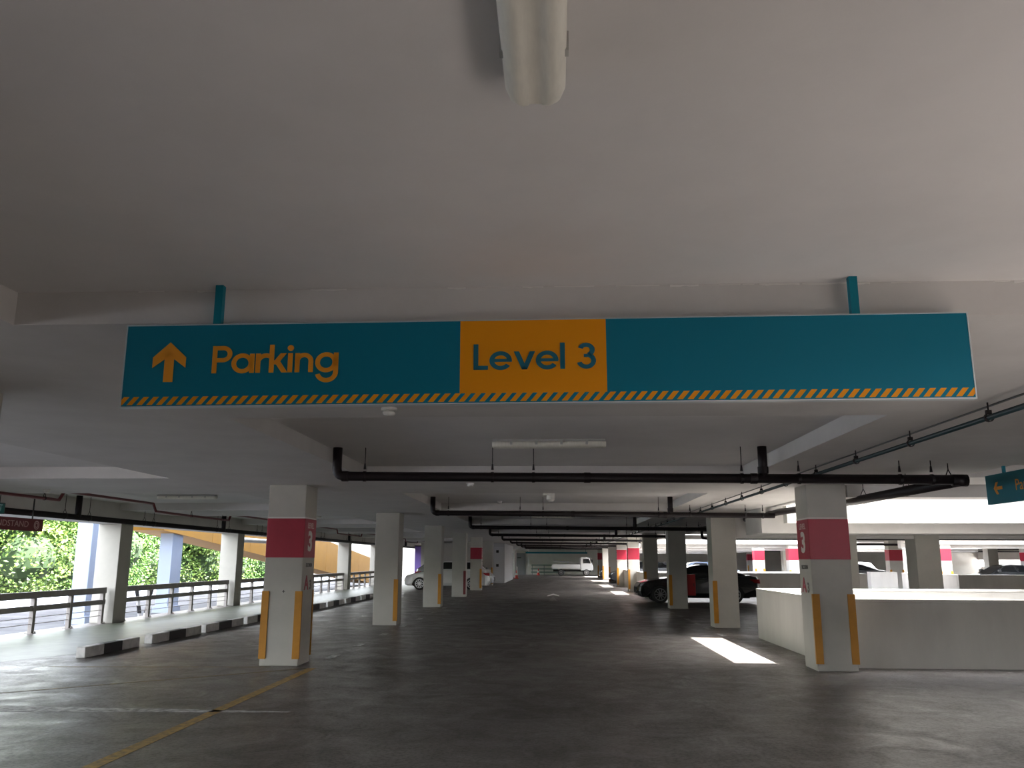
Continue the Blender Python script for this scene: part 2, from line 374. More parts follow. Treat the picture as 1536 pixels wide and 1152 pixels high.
# ------------------------------------------------------------------ big hanging sign
def sign_mat(Ws, Hs, xa, xb, pitch, sh):
    m = bpy.data.materials.new('sign_print'); m.use_nodes = True; t = m.node_tree; b = t.nodes['Principled BSDF']; N = t.nodes.new; L = t.links.new
    tc = N('ShaderNodeTexCoord'); sx = N('ShaderNodeSeparateXYZ'); L(tc.outputs['Object'], sx.inputs[0])
    def mth(op, a, bb=None, c=None):
        n = N('ShaderNodeMath'); n.operation = op
        for i, v in enumerate((a, bb, c)):
            if v is None: continue
            if isinstance(v, (int, float)): n.inputs[i].default_value = v
            else: L(v, n.inputs[i])
        return n.outputs[0]
    X, Z = sx.outputs[0], sx.outputs[2]
    centre = mth('MULTIPLY', mth('GREATER_THAN', X, xa), mth('LESS_THAN', X, xb))
    instrip = mth('LESS_THAN', Z, .046)
    ph = mth('FRACT', mth('DIVIDE', mth('SUBTRACT', X, mth('MULTIPLY', Z, .85)), pitch))
    stripe = mth('MULTIPLY', mth('MULTIPLY', mth('GREATER_THAN', ph, .45), instrip), mth('GREATER_THAN', Z, .006))
    above = mth('MULTIPLY', centre, mth('SUBTRACT', 1.0, instrip))
    mask = mth('MAXIMUM', stripe, above)
    mx = N('ShaderNodeMix'); mx.data_type = 'RGBA'; L(mask, mx.inputs[0])
    mx.inputs[6].default_value = (.0, .155, .235, 1); mx.inputs[7].default_value = (.74, .275, .002, 1)
    L(mx.outputs[2], b.inputs['Base Color']); b.inputs['Roughness'].default_value = .5; b.inputs['Specular IOR Level'].default_value = .25
    return m
def arc(cx, cy_, ro, t, a0, a1, n=22):
    P = []
    for i in range(n):
        A = math.radians(a0+(a1-a0)*i/n); B = math.radians(a0+(a1-a0)*(i+1)/n); r_ = ro-t
        P.append([(cx+ro*math.cos(A), cy_+ro*math.sin(A)), (cx+ro*math.cos(B), cy_+ro*math.sin(B)), (cx+r_*math.cos(B), cy_+r_*math.sin(B)), (cx+r_*math.cos(A), cy_+r_*math.sin(A))])
    return P
def bar(x0, x1, y0, y1): return [[(x0, y0), (x1, y0), (x1, y1), (x0, y1)]]
def diag(ax, ay, bx, by, t):
    return [[(ax-t/2, ay), (ax+t/2, ay), (bx+t/2, by), (bx-t/2, by)]]
t_ = .155
GL = {
 'P': (.66, bar(0, t_, 0, 1)+bar(.1, .36, 1-t_, 1)+bar(.1, .36, .40, .40+t_)+arc(.36, .70, .30, t_, -90, 90)),
 'a': (.80, arc(.355, .35, .365, t_, 0, 360, 36)+bar(.60, .60+t_, 0, .70)),
 'r': (.45, bar(0, t_, 0, .70)+arc(.34, .36, .345, t_, 62, 170)),
 'k': (.62, bar(0, t_, 0, 1.02)+diag(.18, .30, .47, .70, .20)+diag(.52, 0, .24, .44, .20)),
 'i': (.24, bar(0, t_, 0, .70)+[[(t_/2+.105*math.cos(q*math.pi/8), .89+.105*math.sin(q*math.pi/8)) for q in range(16)]]),
 'n': (.68, bar(0, t_, 0, .70)+arc(.30, .40, .305, t_, 0, 180)+bar(.45, .605, 0, .40)),
 'g': (.80, arc(.355, .35, .365, t_, 0, 360, 36)+bar(.60, .60+t_, 0, .70)+arc(.375, .0, .38, t_, 195, 360)),
 'L': (.52, bar(0, t_, 0, 1)+bar(0, .47, 0, t_)),
 'e': (.78, arc(.36, .35, .365, t_, 0, 325, 34)+bar(.06, .72, .30, .30+.115)),
 'v': (.72, diag(.09, .70, .35, 0, .17)+diag(.61, .70, .35, 0, .17)),
 'l': (.26, bar(0, t_, 0, 1.02)),
 ' ': (.30, []),
 '3': (.62, arc(.28, .725, .275, t_, -75, 160, 18)+arc(.28, .305, .31, t_, -165, 80, 24)+bar(.20, .32, .445, .565)),
}
def lettering(name, s, x, z, h, m, parent, yface, width=None):
    adv = sum(GL[c][0] for c in s); sc = h; wx = (width/adv) if width else h
    mb = MB(); u = x
    for c in s:
        for q in GL[c][1]: mb.prism([(u+a*wx, z+b*sc) for a, b in q], yface-.003, yface)
        u += GL[c][0]*wx
    return mb.build(name, m, parent)
sg = empty('hanging_sign', (-2.085, 3.90, 2.315)); sg.rotation_euler = (0, -.0045, -.004)
tag(sg, 'long teal hanging direction sign reading Parking and Level 3', 'sign')
SW, SH = 4.01, .40
MB().box(0, SW, .0, .035, 0, SH).build('panel', sign_mat(SW, SH, 1.64, 2.335, .0487, 0), sg)
fr = MB(); fr.box(-.006, SW+.006, -.002, .04, -.006, 0).box(-.006, SW+.006, -.002, .04, SH, SH+.005).box(-.006, 0, -.002, .04, 0, SH).box(SW, SW+.006, -.002, .04, 0, SH)
fr.build('edge_trim', mat('sign_edge', (.55, .62, .64), .35, metal=.4), sg)
lettering('parking_lettering', 'Parking', .435, .158, .135, M_ORANGE, sg, -.001, width=.625)
lettering('level_lettering', 'Level 3', 1.705, .158, .125, M_TEALP, sg, -.001, width=.585)
ar = MB(); ax, az = .222, .118
ar.prism([(ax-.023, az), (ax+.023, az), (ax+.023, az+.145), (ax-.023, az+.145)], -.004, -.001)
for sgn in (-1, 1):
    ar.prism([(ax, az+.197), (ax, az+.130), (ax+sgn*.082, az+.070), (ax+sgn*.082, az+.122)], -.004, -.001)
ar.build('arrow', M_ORANGE, sg)
for hx in (.445, 3.505):
    MB().box(hx-.019, hx+.019, -.005, .03, SH+.005, ZU-2.315+.01).build('hanger_post', M_TEAL, sg)

# side sign on the right, seen at a sharp angle
rs = empty('hanging_sign', (5.5, 9.0, 2.30)); tag(rs, 'teal Parking sign with left arrow at the right edge', 'sign')
MB().box(0, .04, -1.2, 2.09, 0, .365).build('panel', M_TEAL, rs)
text('parking_lettering', 'Parking', .19, M_ORANGE, rs, face_matrix((-.003, 1.12, .19), (-1, 0, 0)), .001)
a2 = MB(); yy, zz = 1.80, .19
a2.prism([(yy-.10, zz-.02), (yy+.03, zz-.02), (yy+.03, zz+.02), (yy-.10, zz+.02)], -.004, 0, 'x')
for sgn in (-1, 1): a2.prism([(yy+.10, zz), (yy+.045, zz), (yy-.01, zz+sgn*.075), (yy+.04, zz+sgn*.075)], -.004, 0, 'x')
a2.build('arrow', M_ORANGE, rs)
for hy in (-.8, 1.66): MB().box(.005, .035, hy-.018, hy+.018, .365, ZB-2.30).build('hanger_post', M_TEAL, rs)

# left-hand red sign and exit box
ls = empty('hanging_sign', (-10.0, 14.9, 2.10)); tag(ls, 'dark red GRANDSTAND sign with round emblem at the left edge', 'sign')
MB().box(-.04, 0, -1.6, 1.33, 0, .235).build('panel', mat('red_sign', (.16, .014, .02), .5), ls)
text('grandstand_lettering', 'GRANDSTAND', .155, M_PINK, ls, face_matrix((.002, .20, .12), (1, 0, 0)) @ Matrix.Diagonal((1.28, 1, 1, 1)), .001)
em = MB()
for q in arc(1.12, .117, .085, .02, 0, 360, 24): em.prism(q, .001, .004, 'x')
for q in arc(1.12, .117, .05, .016, 0, 360, 18): em.prism(q, .001, .004, 'x')
em.build('round_emblem', M_PINK, ls)
for hy in (-1.2, 1.0): MB().box(-.03, -.01, hy-.01, hy+.01, .235, ZB-2.10).build('hanger_post', M_STEEL, ls)
ex = empty('exit_sign', (-9.9, 14.35, 2.37)); tag(ex, 'small green EXIT box sign above the red sign', 'sign')
MB().box(-.07, 0, -.55, .52, 0, .20).build('housing', mat('exit_housing', (.05, .09, .09), .5), ex, bevel=.006)
MB().box(0, .006, -.52, .49, .02, .18).build('face', M_EXITG, ex)
text('exit_lettering', 'EXIT', .17, mat('exit_print', (.45, .75, .75), .5), ex, face_matrix((.008, .26, .10), (1, 0, 0)), .001)
MB().box(-.04, -.03, .40, .41, .20, ZB-2.37).build('hanger_rod', M_STEEL, ex)
MB().box(-.04, -.03, -.45, -.44, .20, ZB-2.37).build('hanger_rod', M_STEEL, ex)

# ------------------------------------------------------------------ light fittings
def lamp(loc, along, label):
    o = empty('tube_light', loc, 0 if along == 'y' else math.pi/2); tag(o, label, 'light fitting', 'twin tube light fittings')
    L2, w = .635, .082
    MB().box(-w*.92, w*.92, -L2*.985, L2*.985, -.032, 0).build('base_tray', M_LAMPB, o, bevel=.012)
    prof = [(-1, -.032), (-1, -.058), (-.86, -.084), (-.60, -.094), (-.36, -.092), (-.28, -.087), (0, -.086), (.28, -.087), (.36, -.092), (.60, -.094), (.86, -.084), (1, -.058), (1, -.032)]
    rs_ = []
    for y in (-1, -.985, -.96, -.93, -.90, .90, .93, .96, .985, 1):
        tt = max(0, (abs(y)-.90)/.10); s = (1-tt**3*.26); d = (1-tt**4*.12)
        rs_.append([Vector((px*w*s, y*L2, -.032+(pz+.032)*d)) for px, pz in prof])
    MB().rings(rs_).build('diffuser', M_LAMP, o, smooth=True)
    for sgn in (-1, 1):
        for y in (-.42, -.14, .14, .42): MB().box(sgn*w*1.0-.006, sgn*w*1.0+.006, y-.014, y+.014, -.066, -.012).build('clip', M_LAMPB, o)
    return o
lamp((-.045, 1.50, ZU-.001), 'y', 'large tube light fitting overhead at the top edge')
lamp((-.06, 9.40, ZU), 'x', 'tube light fitting above the first black pipe in the aisle')
lamp((-7.78, 17.62, ZU), 'x', 'tube light fitting in the left ceiling coffer near the railing')
for k in range(2, 8): lamp((-.06, 9.40+DY*k, ZU), 'x', f'{ORD[k]} tube light fitting down the middle of the aisle')
lamp((-7.78, 9.5, ZU), 'x', 'tube light fitting in the nearest left ceiling coffer')
for k in range(2, 5): lamp((-7.78, 17.62+DY*(k-1), ZU), 'x', f'{ORD[k-1]} tube light fitting beyond the railing-side one')

# detectors / speaker on the ceiling
def detector(x, y, z, label):
    o = empty('smoke_detector', (x, y, z)); tag(o, label, 'detector')
    def ring(r, zz, n=18): return [Vector((r*math.cos(2*math.pi*i/n), r*math.sin(2*math.pi*i/n), zz)) for i in range(n)]
    MB().rings([ring(.062, 0), ring(.062, -.018), ring(.055, -.022)]).build('base', M_DEV, o)
    MB().rings([ring(.045, -.022), ring(.05, -.034), ring(.044, -.052), ring(.02, -.058)]).build('head', M_DEV, o, smooth=True)
    MB().rings([ring(.0455, -.030), ring(.0505, -.034), ring(.0455, -.038)]).build('vent_slot', M_BLACK, o)
detector(-1.28, 6.40, ZB, 'white smoke detector just below the Parking lettering')
detector(-1.27, 19.6, ZU, 'small detector in the second aisle coffer')
detector(-1.30, 13.0, ZB, 'small dark detector below the first crossing pipe')
detector(-8.76, 14.2, ZB, 'small detector on the ceiling above the red sign')
cb = empty('ceiling_camera', (-.1, 16.89, ZU)); tag(cb, 'boxy white camera unit in the second aisle coffer', 'camera')
MB().box(-.13, .10, -.09, .09, -.07, 0).build('mount_box', M_DEV, cb, bevel=.01)
MB().tube([(.02, 0, -.07), (.02, 0, -.15), (.02, 0, -.19)], [.085, .085, .05], 14).build('dome', M_DEV, cb)

# ------------------------------------------------------------------ pipes
def bend(p0, c, p1, r=.09, n=6):
    p0, c, p1 = Vector(p0), Vector(c), Vector(p1); a = (p0-c).normalized(); b = (p1-c).normalized()
    s, e = c+a*r, c+b*r
    return [tuple((1-t)**2*s+2*t*(1-t)*c+t*t*e) for t in [i/n for i in range(n+1)]]
def hanger(parent, x, y, zp, rp, ztop):
    mb = MB(); mb.tube([(x, y, zp+rp+.09), (x, y, ztop)], .006, 6)
    mb.tube([(x-.0, y, zp+rp+.10), (x, y, zp+rp+.03)], [.010, .017], 6)
    mb.build('hanger_rod', M_PIPE, parent)
    rg = MB()
    rg.rings([[Vector((x+dx, y+(rp+dr)*math.cos(2*math.pi*i/14), zp+(rp+dr)*math.sin(2*math.pi*i/14))) for i in range(14)] for dx, dr in ((-.016, .001), (-.016, .007), (.016, .007), (.016, .001))], close=False)
    rg.build('clamp_ring', M_PIPE, parent)
def yhanger(parent, x, y, zp, rp, ztop):
    mb = MB(); mb.tube([(x, y, zp+rp+.08), (x, y, ztop)], .006, 6)
    mb.tube([(x, y, zp+rp+.09), (x-rp*.8, y, zp+rp*.55)], .006, 5); mb.tube([(x, y, zp+rp+.09), (x+rp*.8, y, zp+rp*.55)], .006, 5)
    mb.build('hanger_rod', M_PIPE, parent)
    rg = MB(); rg.rings([[Vector((x+(rp+dr)*math.cos(2*math.pi*i/12), y+dx, zp+(rp+dr)*math.sin(2*math.pi*i/12))) for i in range(12)] for dx, dr in ((-.013, .001), (-.013, .006), (.013, .006), (.013, .001))], close=False)
    rg.build('clamp_ring', M_PIPE, parent)
RP = .056
for k in range(0, 9):
    y = 10.05+DY*k; o = empty('drain_pipe', (0, y, 0))
    tag(o, ('nearest black drain pipe crossing the aisle under the ceiling' if k == 0 else f'{ORD[k]} black drain pipe crossing the aisle farther back'), 'pipe', 'drain pipes crossing the aisle')
    zl, zr = 2.575, 2.525
    zz = lambda x: zl+(zr-zl)*(x+2.62)/(4.7+2.62)
    MB().tube([(-2.62, 0, ZU)]+bend((-2.62, 0, ZU), (-2.62, 0, zl), (0, 0, zl), .10)+[(4.62, 0, zz(4.62))], RP, 14).build('pipe_run', M_PIPE, o, smooth=True)
    MB().tube([(2.45, 0, zz(2.45)+.02), (2.45, 0, ZU)], RP*.95, 14).build('riser', M_PIPE, o, smooth=True)
    for x0 in (-2.555, 2.3, .35):
        MB().tube([(x0, 0, zz(x0)), (x0+.075, 0, zz(x0+.075))], RP+.007, 14).build('coupling', M_PIPE, o)
    MB().tube([(2.45, 0, zz(2.45)+.06), (2.45, 0, zz(2.45)+.14)], RP+.006, 14).build('coupling', M_PIPE, o)
    for hx, top in ((-2.28, ZU), (-.74, ZU), (-.25, ZU), (2.20, ZU), (2.86, ZB), (4.02, ZB), (4.38, ZB)):
        hanger(o, hx, 0, zz(hx), RP, top)
# main along the well edge
mp_ = empty('main_drain_pipe', (4.70, 10, 0)); tag(mp_, 'thick black main pipe running away along the right of the aisle', 'pipe')
path = [(0, .0, 2.515), (0, 3.4, 2.52), (.03, 8.2, 2.60), (.03, 26, 2.58), (.03, 76, 2.56)]
MB().tube(path, .066, 14).build('pipe_run', M_PIPE, mp_, smooth=True)
MB().tube([(-.09, .05, 2.518), (.075, .05, 2.516)], .07, 14).build('end_elbow', M_PIPE, mp_, smooth=True)
for y in (.35, 1.6, 3.2, 9.6, 11, 14, 18, 22, 26, 30):
    zc = 2.52 if y < 3.4 else 2.60
    yhanger(mp_, .01, y, zc, .066, ZB)
# thin sprinkler pipe on the right of the aisle and a conduit above it
spk = empty('sprinkler_pipe', (3.2, 0, 0)); tag(spk, 'thin dark sprinkler pipe under the ceiling right of the aisle', 'pipe')
MB().tube([(0, -6, 2.637), (0, 70, 2.637)], .021, 8).build('pipe_run', M_TPIPE, spk, smooth=True)
for i in range(26):
    y = 6.3-1.4*3+1.4*i
    zc = 2.637
    mb = MB(); mb.tube([(0, y, zc+.045), (0, y, ZB)], .006, 6); mb.box(-.02, .02, y-.01, y+.01, zc+.026, zc+.055)
    for q in arc(0, zc, .034, .008, 0, 360, 12): mb.prism(q, y-.012, y+.012)
    mb.build('ring_hanger', M_PIPE, spk)
cd = MB().tube([(3.27, -6, ZB-.008), (3.27, 60, ZB-.008)], .008, 6).build('conduit', mat('conduit_grey', (.12, .12, .12), .5))
tag(cd, 'slim grey conduit fixed to the ceiling above the sprinkler pipe', 'conduit')
# left dark main and red pipe
lm = empty('main_drain_pipe', (-10.25, 10, 0)); tag(lm, 'black pipe along the left side above the railing', 'pipe')
MB().tube([(0, 0, 2.465), (0, 60, 2.42)], .06, 12).build('pipe_run', M_PIPE, lm, smooth=True)
for k in range(6):
    y = 7.85+DY*k
    MB().tube([(0, y, 2.45), (0, y, ZU)], .065, 12).build('riser', M_PIPE, lm, smooth=True)
    for dy in (-.5, .45, 3.0, 3.5): yhanger(lm, 0, y+dy, 2.465-.045*(y+dy)/60, .06, ZU if abs(dy) < 1 else ZB)
rp = empty('sprinkler_pipe', (-9.0, 0, 0)); tag(rp, 'dark red sprinkler pipe stepping along the left ceiling', 'pipe')
pts = []
for k in range(-1, 6):
    b0 = ROW0+DY*k
    pts += [(0, b0-1.9, 2.63), (0, b0+1.35+.1, 2.63), (0, b0+1.6, 2.80), (0, b0+5.1, 2.80), (0, b0+5.25, 2.64)]
MB().tube(pts, .030, 8).build('pipe_run', M_RPIPE, rp)
for k in range(-1, 5):
    b0 = ROW0+DY*k
    for dy in (-1.0, 1.0): yhanger(rp, 0, b0+dy, 2.63, .03, ZB)
for i, (x0, x1, y, z, lab) in enumerate(((8.0, 15.5, 23.5, 2.52, 'black pipe under the ceiling left of the shaded grey column'), (9.6, 30, 26.5, 2.50, 'black pipe crossing right behind the shaded grey column'),
        (8.5, 40, 31.5, 2.52, 'longer black pipe crossing farther back at right'), (6.2, 44, 36.5, 2.50, 'black pipe in front of the second light well'),
        (6.2, 44, 48.5, 2.48, 'black pipe behind the second light well'), (6.2, 44, 64.0, 2.46, 'farthest black pipe at right'), (6.2, 44, 74.0, 2.4, 'remote black pipe beyond the right-hand cars'))):
    o = empty('drain_pipe', (0, y, 0)); tag(o, lab, 'pipe', 'drain pipes over the right-hand deck')
    zt_ = ZB if any(abs(y-r) < HB for r in rows) else ZU
    MB().tube([(x0, 0, zt_)]+bend((x0, 0, zt_), (x0, 0, z), (x1, 0, z), .12)+[(x1, 0, z)], .062, 12).build('pipe_run', M_PIPE, o, smooth=True)
    for k in range(4):
        hx = x0+.9+k*2.6; hanger(o, hx, 0, z, .062, ZB if any(a < hx < b for a, b in XB) else zt_)
# peeling paint along the top edge of the beam behind the big sign
pk = MB(); xx = -2.2
while xx < 2.5:
    w_p = random.uniform(.03, .22); h_p = random.uniform(.003, .011)
    if random.random() < (.35 if xx < -.6 else .8):
        n_p = 6; top = [(xx+w_p*i/n_p, ZU-.001) for i in range(n_p+1)]; bot = [(xx+w_p*(n_p-i)/n_p, ZU-.003-h_p*random.uniform(.2, 1)) for i in range(n_p+1)]
        pk.prism(top+bot, ROW0-DY-HB-.004, ROW0-DY-HB-.0005)
    xx += w_p+random.uniform(.01, .12)
pk.build('peeling_paint', mat('bare_plaster', (.72, .70, .67), .8), cs)
# white downpipe outside on the left, near the yellow ramp
dp = empty('downpipe', (-11.95, 36.5, 0)); tag(dp, 'white downpipe outside the open left side', 'pipe')
MB().tube([(0, -6, 2.30)]+bend((0, -6, 2.30), (0, 0, 2.30), (0, 0, 0), .25)+[(0, 0, -.5)], .09, 12).build('pipe_run', mat('white_pipe', (.75, .75, .75), .4), dp, smooth=True)

# ------------------------------------------------------------------ floor markings (paint on the floor) and a pale strip
def mark(name, pts, m, z=.0025): return MB().prism(pts, 0.0004, z, 'z').build(name, m, fl)
mark('bay_line', [(-3.70, 4.0), (-3.57, 4.0), (-3.57, 13.02), (-3.70, 13.02)], M_YLINE)
mark('bay_line', [(-6.95, 10.15), (-6.95, 10.23), (-3.72, 13.04), (-3.72, 12.94)], M_FAINT)
mark('bay_line', [(-7.6, 12.86), (-7.6, 12.93), (-4.3, 13.14), (-4.3, 13.07)], M_FAINT)
mark('pale_strip', [(-6.4, 9.15), (-2.85, 9.37), (-2.83, 9.41), (-6.4, 9.55)], M_WLINE)  # pale strip across the floor at left, narrowing to the right
mark('walkway_screed', [(-7.87, 15.3), (-7.87, 94.9), (-11.08, 94.9), (-11.08, 11.0), (-8.75, 13.2)], mat('walkway_screed', (.12, .135, .095), .40, var=.3, vscale=2.5, spec=.22), .0015)
for y in (14.3, 16.3, 18.6, 21.0, 23.6, 26.2, 28.9, 31.5, 34, 36.6): mark('bay_dash', [(-3.80, y), (-3.66, y), (-3.66, y+.55), (-3.80, y+.55)], M_WLINE)
for y in (19.1, 20.9, 22.4, 24.0, 25.4, 27.2, 29.3, 31.4): mark('bay_dash', [(3.58, y), (3.70, y), (3.70, y+.6), (3.58, y+.6)], M_WLINE)
mark('lane_arrow', [(-.36, 38.8), (-.09, 40.2), (.18, 38.8), (.18, 39.9), (-.09, 41.8), (-.36, 39.9)], mat('fresh_white', (.85, .84, .82), .6))
mark('lane_arrow', [(-.26, 34.6), (.08, 34.6), (-.09, 38.3)], M_WLINE)
for y in (48, 56, 64, 72): mark('bay_dash', [(-3.9, y), (-3.2, y), (-3.2, y+.4), (-3.9, y+.4)], M_WLINE)

# ------------------------------------------------------------------ kerb wheel stops on the left
for i in range(11):
    y0 = 14.04+2.55*i if i else 14.04; ln = 1.86 if i == 0 else 2.3
    if i: y0 -= .2
    o = empty('kerb_stop', (-7.77, y0, 0))
    tag(o, 'nearest black and white kerb stop on the left' if i == 0 else f'{ORD[i]} black and white kerb stop in the left row', 'kerb', 'kerb stops along the left bays')
    a, b = ln*.325, ln*.66
    for (p, q, m) in ((0, a, M_KWHITE), (a, b, M_KBLACK), (b, ln, M_KWHITE)):
        MB().prism([(-.08, 0), (.08, 0), (.075, .17), (-.075, .17)], p+.002, q-.002).build('painted_block', m, o, bevel=.01)

# ------------------------------------------------------------------ railing along the open left side
def railing(y0, y1, label):
    o = empty('railing', (-11.30, y0, 0)); tag(o, label, 'railing', 'railings along the open side'); ln = y1-y0
    MB().box(-.03, .03, 0, ln, .735, .88).build('top_rail', M_RAIL, o, bevel=.008)
    MB().box(-.025, .025, 0, ln, .47, .585).build('middle_rail', M_RAIL, o, bevel=.008)
    for z in (.20, .335): MB().tube([(0, .0, z), (0, ln, z)], .008, 6).build('thin_rail', M_RAIL, o)
    n = max(2, round(ln/1.42))
    for i in range(n+1):
        y = .12+(ln-.24)*i/n
        p = MB().box(-.05, .045, y-.05, y+.05, .01, .735).build('post', M_RAIL, o, bevel=.006)
        MB().box(-.09, .09, y-.08, y+.08, 0, .012).build('base_plate', M_RAIL, p)
        MB().box(.055, .075, y+.04, y+.06, .012, .05).build('bolt', M_RAIL, p)
    return o
railing(13.95, 21.3, 'grey railing at the left picture edge, nearest section')
for k in range(1, 6):
    railing(YN+DY*k+.72, YN+DY*(k+1)-.09, f'grey railing section beyond the {ORD[k]} open-side column')

# ------------------------------------------------------------------ vehicles
def paint(name, col, rough=.22):
    m = mat(name, col, rough); b = m.node_tree.nodes['Principled BSDF']; b.inputs['Coat Weight'].default_value = .6; b.inputs['Coat Roughness'].default_value = .06
    return m
P_BLACK = paint('car_black', (.010, .012, .014)); P_WHITE = paint('car_white', (.62, .62, .62)); P_SILVER = paint('car_silver', (.25, .26, .28), .3)
P_BLUE = paint('car_pale_blue', (.30, .38, .55), .3); P_DARK = paint('car_charcoal', (.03, .032, .036), .3)
M_LIGHT = mat('headlight', (.55, .58, .6), .12, spec=.8); M_TAIL = mat('tail_light', (.30, .01, .015), .2); M_PLATE = mat('plate', (.6, .6, .58), .5)
def wheel(parent, x, y, r, side):
    def ring(rr, yy, n=24): return [Vector((x+rr*math.cos(2*math.pi*i/n), yy, r+rr*math.sin(2*math.pi*i/n))) for i in range(n)]
    s = side; w = .11
    t = MB().rings([ring(r*.66, y+s*w), ring(r*.93, y+s*w), ring(r, y+s*w*.7), ring(r, y-s*w*.7), ring(r*.93, y-s*w), ring(r*.66, y-s*w)]).build('wheel', M_BLACK, parent, smooth=True)
    rm = MB(); rm.rings([ring(r*.70, y+s*(w+.004)), ring(r*.70, y+s*(w+.012)), ring(r*.62, y+s*(w+.012)), ring(r*.62, y+s*(w+.004))], close=False)
    for i in range(10):
        a = 2*math.pi*i/10; c, q = math.cos(a), math.sin(a); d = .018
        rm.prism([(x+c*r*.1-q*d, r+q*r*.1+c*d), (x+c*r*.1+q*d, r+q*r*.1-c*d), (x+c*r*.64+q*d*.7, r+q*r*.64-c*d*.7), (x+c*r*.64-q*d*.7, r+q*r*.64+c*d*.7)], y+s*(w+.002), y+s*(w+.012))
    rm.rings([ring(r*.15, y+s*(w+.002), 24), ring(r*.15, y+s*(w+.016), 24)])
    rm.build('rim', M_RIM, t)
def car(loc, rz, pm, label, style='sedan', scale=1.0):
    """front towards local +x, length along x"""
    o = empty('parked_car', loc, rz); tag(o, label, 'car', 'parked cars')
    L = 4.62*scale; r = .325
    xf, xr = L*.5-.86, -L*.5+.98
    if style == 'sedan': H, hood, deck = 1.43, .93, 1.02
    else: H, hood, deck = 1.52, .98, 1.06
    h = L/2; wd = .90
    def arch(cx, n=9, R=.385): return [(cx+R*math.cos(math.pi*i/n), .22+max(0, (r-.22))*0+R*math.sin(math.pi*i/n)*1.13) for i in range(n+1)]
    low = [(-h+.10, .30)]+[(-h+.12, .24)]+list(reversed(arch(xr)))+list(reversed(arch(xf)))+[(h-.16, .22), (h-.04, .28), (h-.0, .45), (h-.03, .62), (h-.14, .74), (h-.5, .84), (h-1.18, hood), (h-1.5, hood+.02)]
    if style == 'sedan': low += [(-h+.95, deck), (-h+.30, deck+.01), (-h+.08, deck-.04), (-h+.02, .80), (-h-.0, .55)]
    else: low += [(-h+.6, deck), (-h+.10, deck), (-h+.02, .8), (-h, .5)]
    # lofted across the width so that flanks curve in
    rs_ = []
    for yy, s in ((-1, .0), (-.955, .55), (-.80, 1), (0, 1.25), (.80, 1), (.955, .55), (1, .0)):
        ring = []
        for (x, z) in low:
            zt = z+(.035*(s-.6) if z > .7 else 0); xt = x
            if abs(x) > h-.35: xt = x-math.copysign(.12*(1-min(1, s)), x) if abs(yy) > .79 else x
            ring.append(Vector((xt, yy*wd*(1.0 if .25 < z < .95 else .965), zt)))
        rs_.append(ring)
    MB().rings(rs_).build('body', pm, o, bevel=.015)
    # greenhouse
    if style == 'sedan': g0, g1 = [(h-1.25, hood-.02), (h-2.05, H-.06), (h-2.45, H), (-h+1.55, H-.03), (-h+.42, deck-.01)], None
    else: g0 = [(h-1.2, hood-.02), (h-1.95, H-.05), (h-2.4, H), (-h+.75, H-.05), (-h+.12, deck-.02)]
    yw = lambda z: .83-.20*(z-.93)/(H-.93)
    mb = MB(); mb.rings([[Vector((x, -yw(z), z)) for x, z in g0], [Vector((x, yw(z), z)) for x, z in g0]])
    mb.build('cabin', pm, o, bevel=.05, seg=3)
    # glass
    def lerp(p, q, t): return (p[0]+(q[0]-p[0])*t, p[1]+(q[1]-p[1])*t)
    bx = (-h+1.75+(h-1.8))/2
    zt = H-.075; zb = max(hood, deck)+.03
    xA = lambda z: h-1.25-.80*(z-hood)/(H-.06-hood)-.12
    xC = (lambda z: -h+.42+1.13*(z-deck)/(H-.03-deck)+.20) if style == 'sedan' else (lambda z: -h+.12+.63*(z-deck)/(H-.05-deck)+.28)
    for s in (-1, 1):
        for (p, q) in ((0, .46), (.50, 1.0)):
            quad = []
            for (u, z) in ((p, zb), (q, zb), (q, zt), (p, zt)):
                x = xA(z)+(xC(z)-xA(z))*u
                quad.append(Vector((x, s*(yw(z)+.006), z)))
            g = MB(); g.v = [tuple(v) for v in quad]+[tuple(v-Vector((0, s*.03, 0))) for v in quad]
            g.f = [(0, 1, 2, 3), (7, 6, 5, 4), (0, 4, 5, 1), (1, 5, 6, 2), (2, 6, 7, 3), (3, 7, 4, 0)]
            g.build('side_window', M_GLASS, o)
        MB().box(xA(zb)-.14, xA(zb)+.05, s*.86 if s > 0 else -1.05, 1.05 if s > 0 else -.86, zb-.0, zb+.13).build('mirror', pm, o, bevel=.03)
        for xd in (.15, -.95): MB().box(xd-.10, xd+.08, min(s*.895, s*.915), max(s*.895, s*.915), .86, .885).build('door_handle', pm, o)
    for (A, B, nm) in ((g0[0], g0[1], 'windscreen'), (g0[-1], g0[-2], 'rear_window')):
        a, b = lerp(A, B, .10), lerp(A, B, .90); off = .012*(1 if A[0] > 0 else -1)
        q = [Vector((a[0]+off, -yw(a[1])*.88, a[1]+.012)), Vector((a[0]+off, yw(a[1])*.88, a[1]+.012)), Vector((b[0]+off, yw(b[1])*.86, b[1]+.012)), Vector((b[0]+off, -yw(b[1])*.86, b[1]+.012))]
        g = MB(); g.v = [tuple(v) for v in q]+[tuple(v-Vector((off, 0, .03))) for v in q]
        g.f = [(0, 1, 2, 3), (7, 6, 5, 4), (0, 4, 5, 1), (1, 5, 6, 2), (2, 6, 7, 3), (3, 7, 4, 0)]
        g.build(nm, M_GLASS, o)
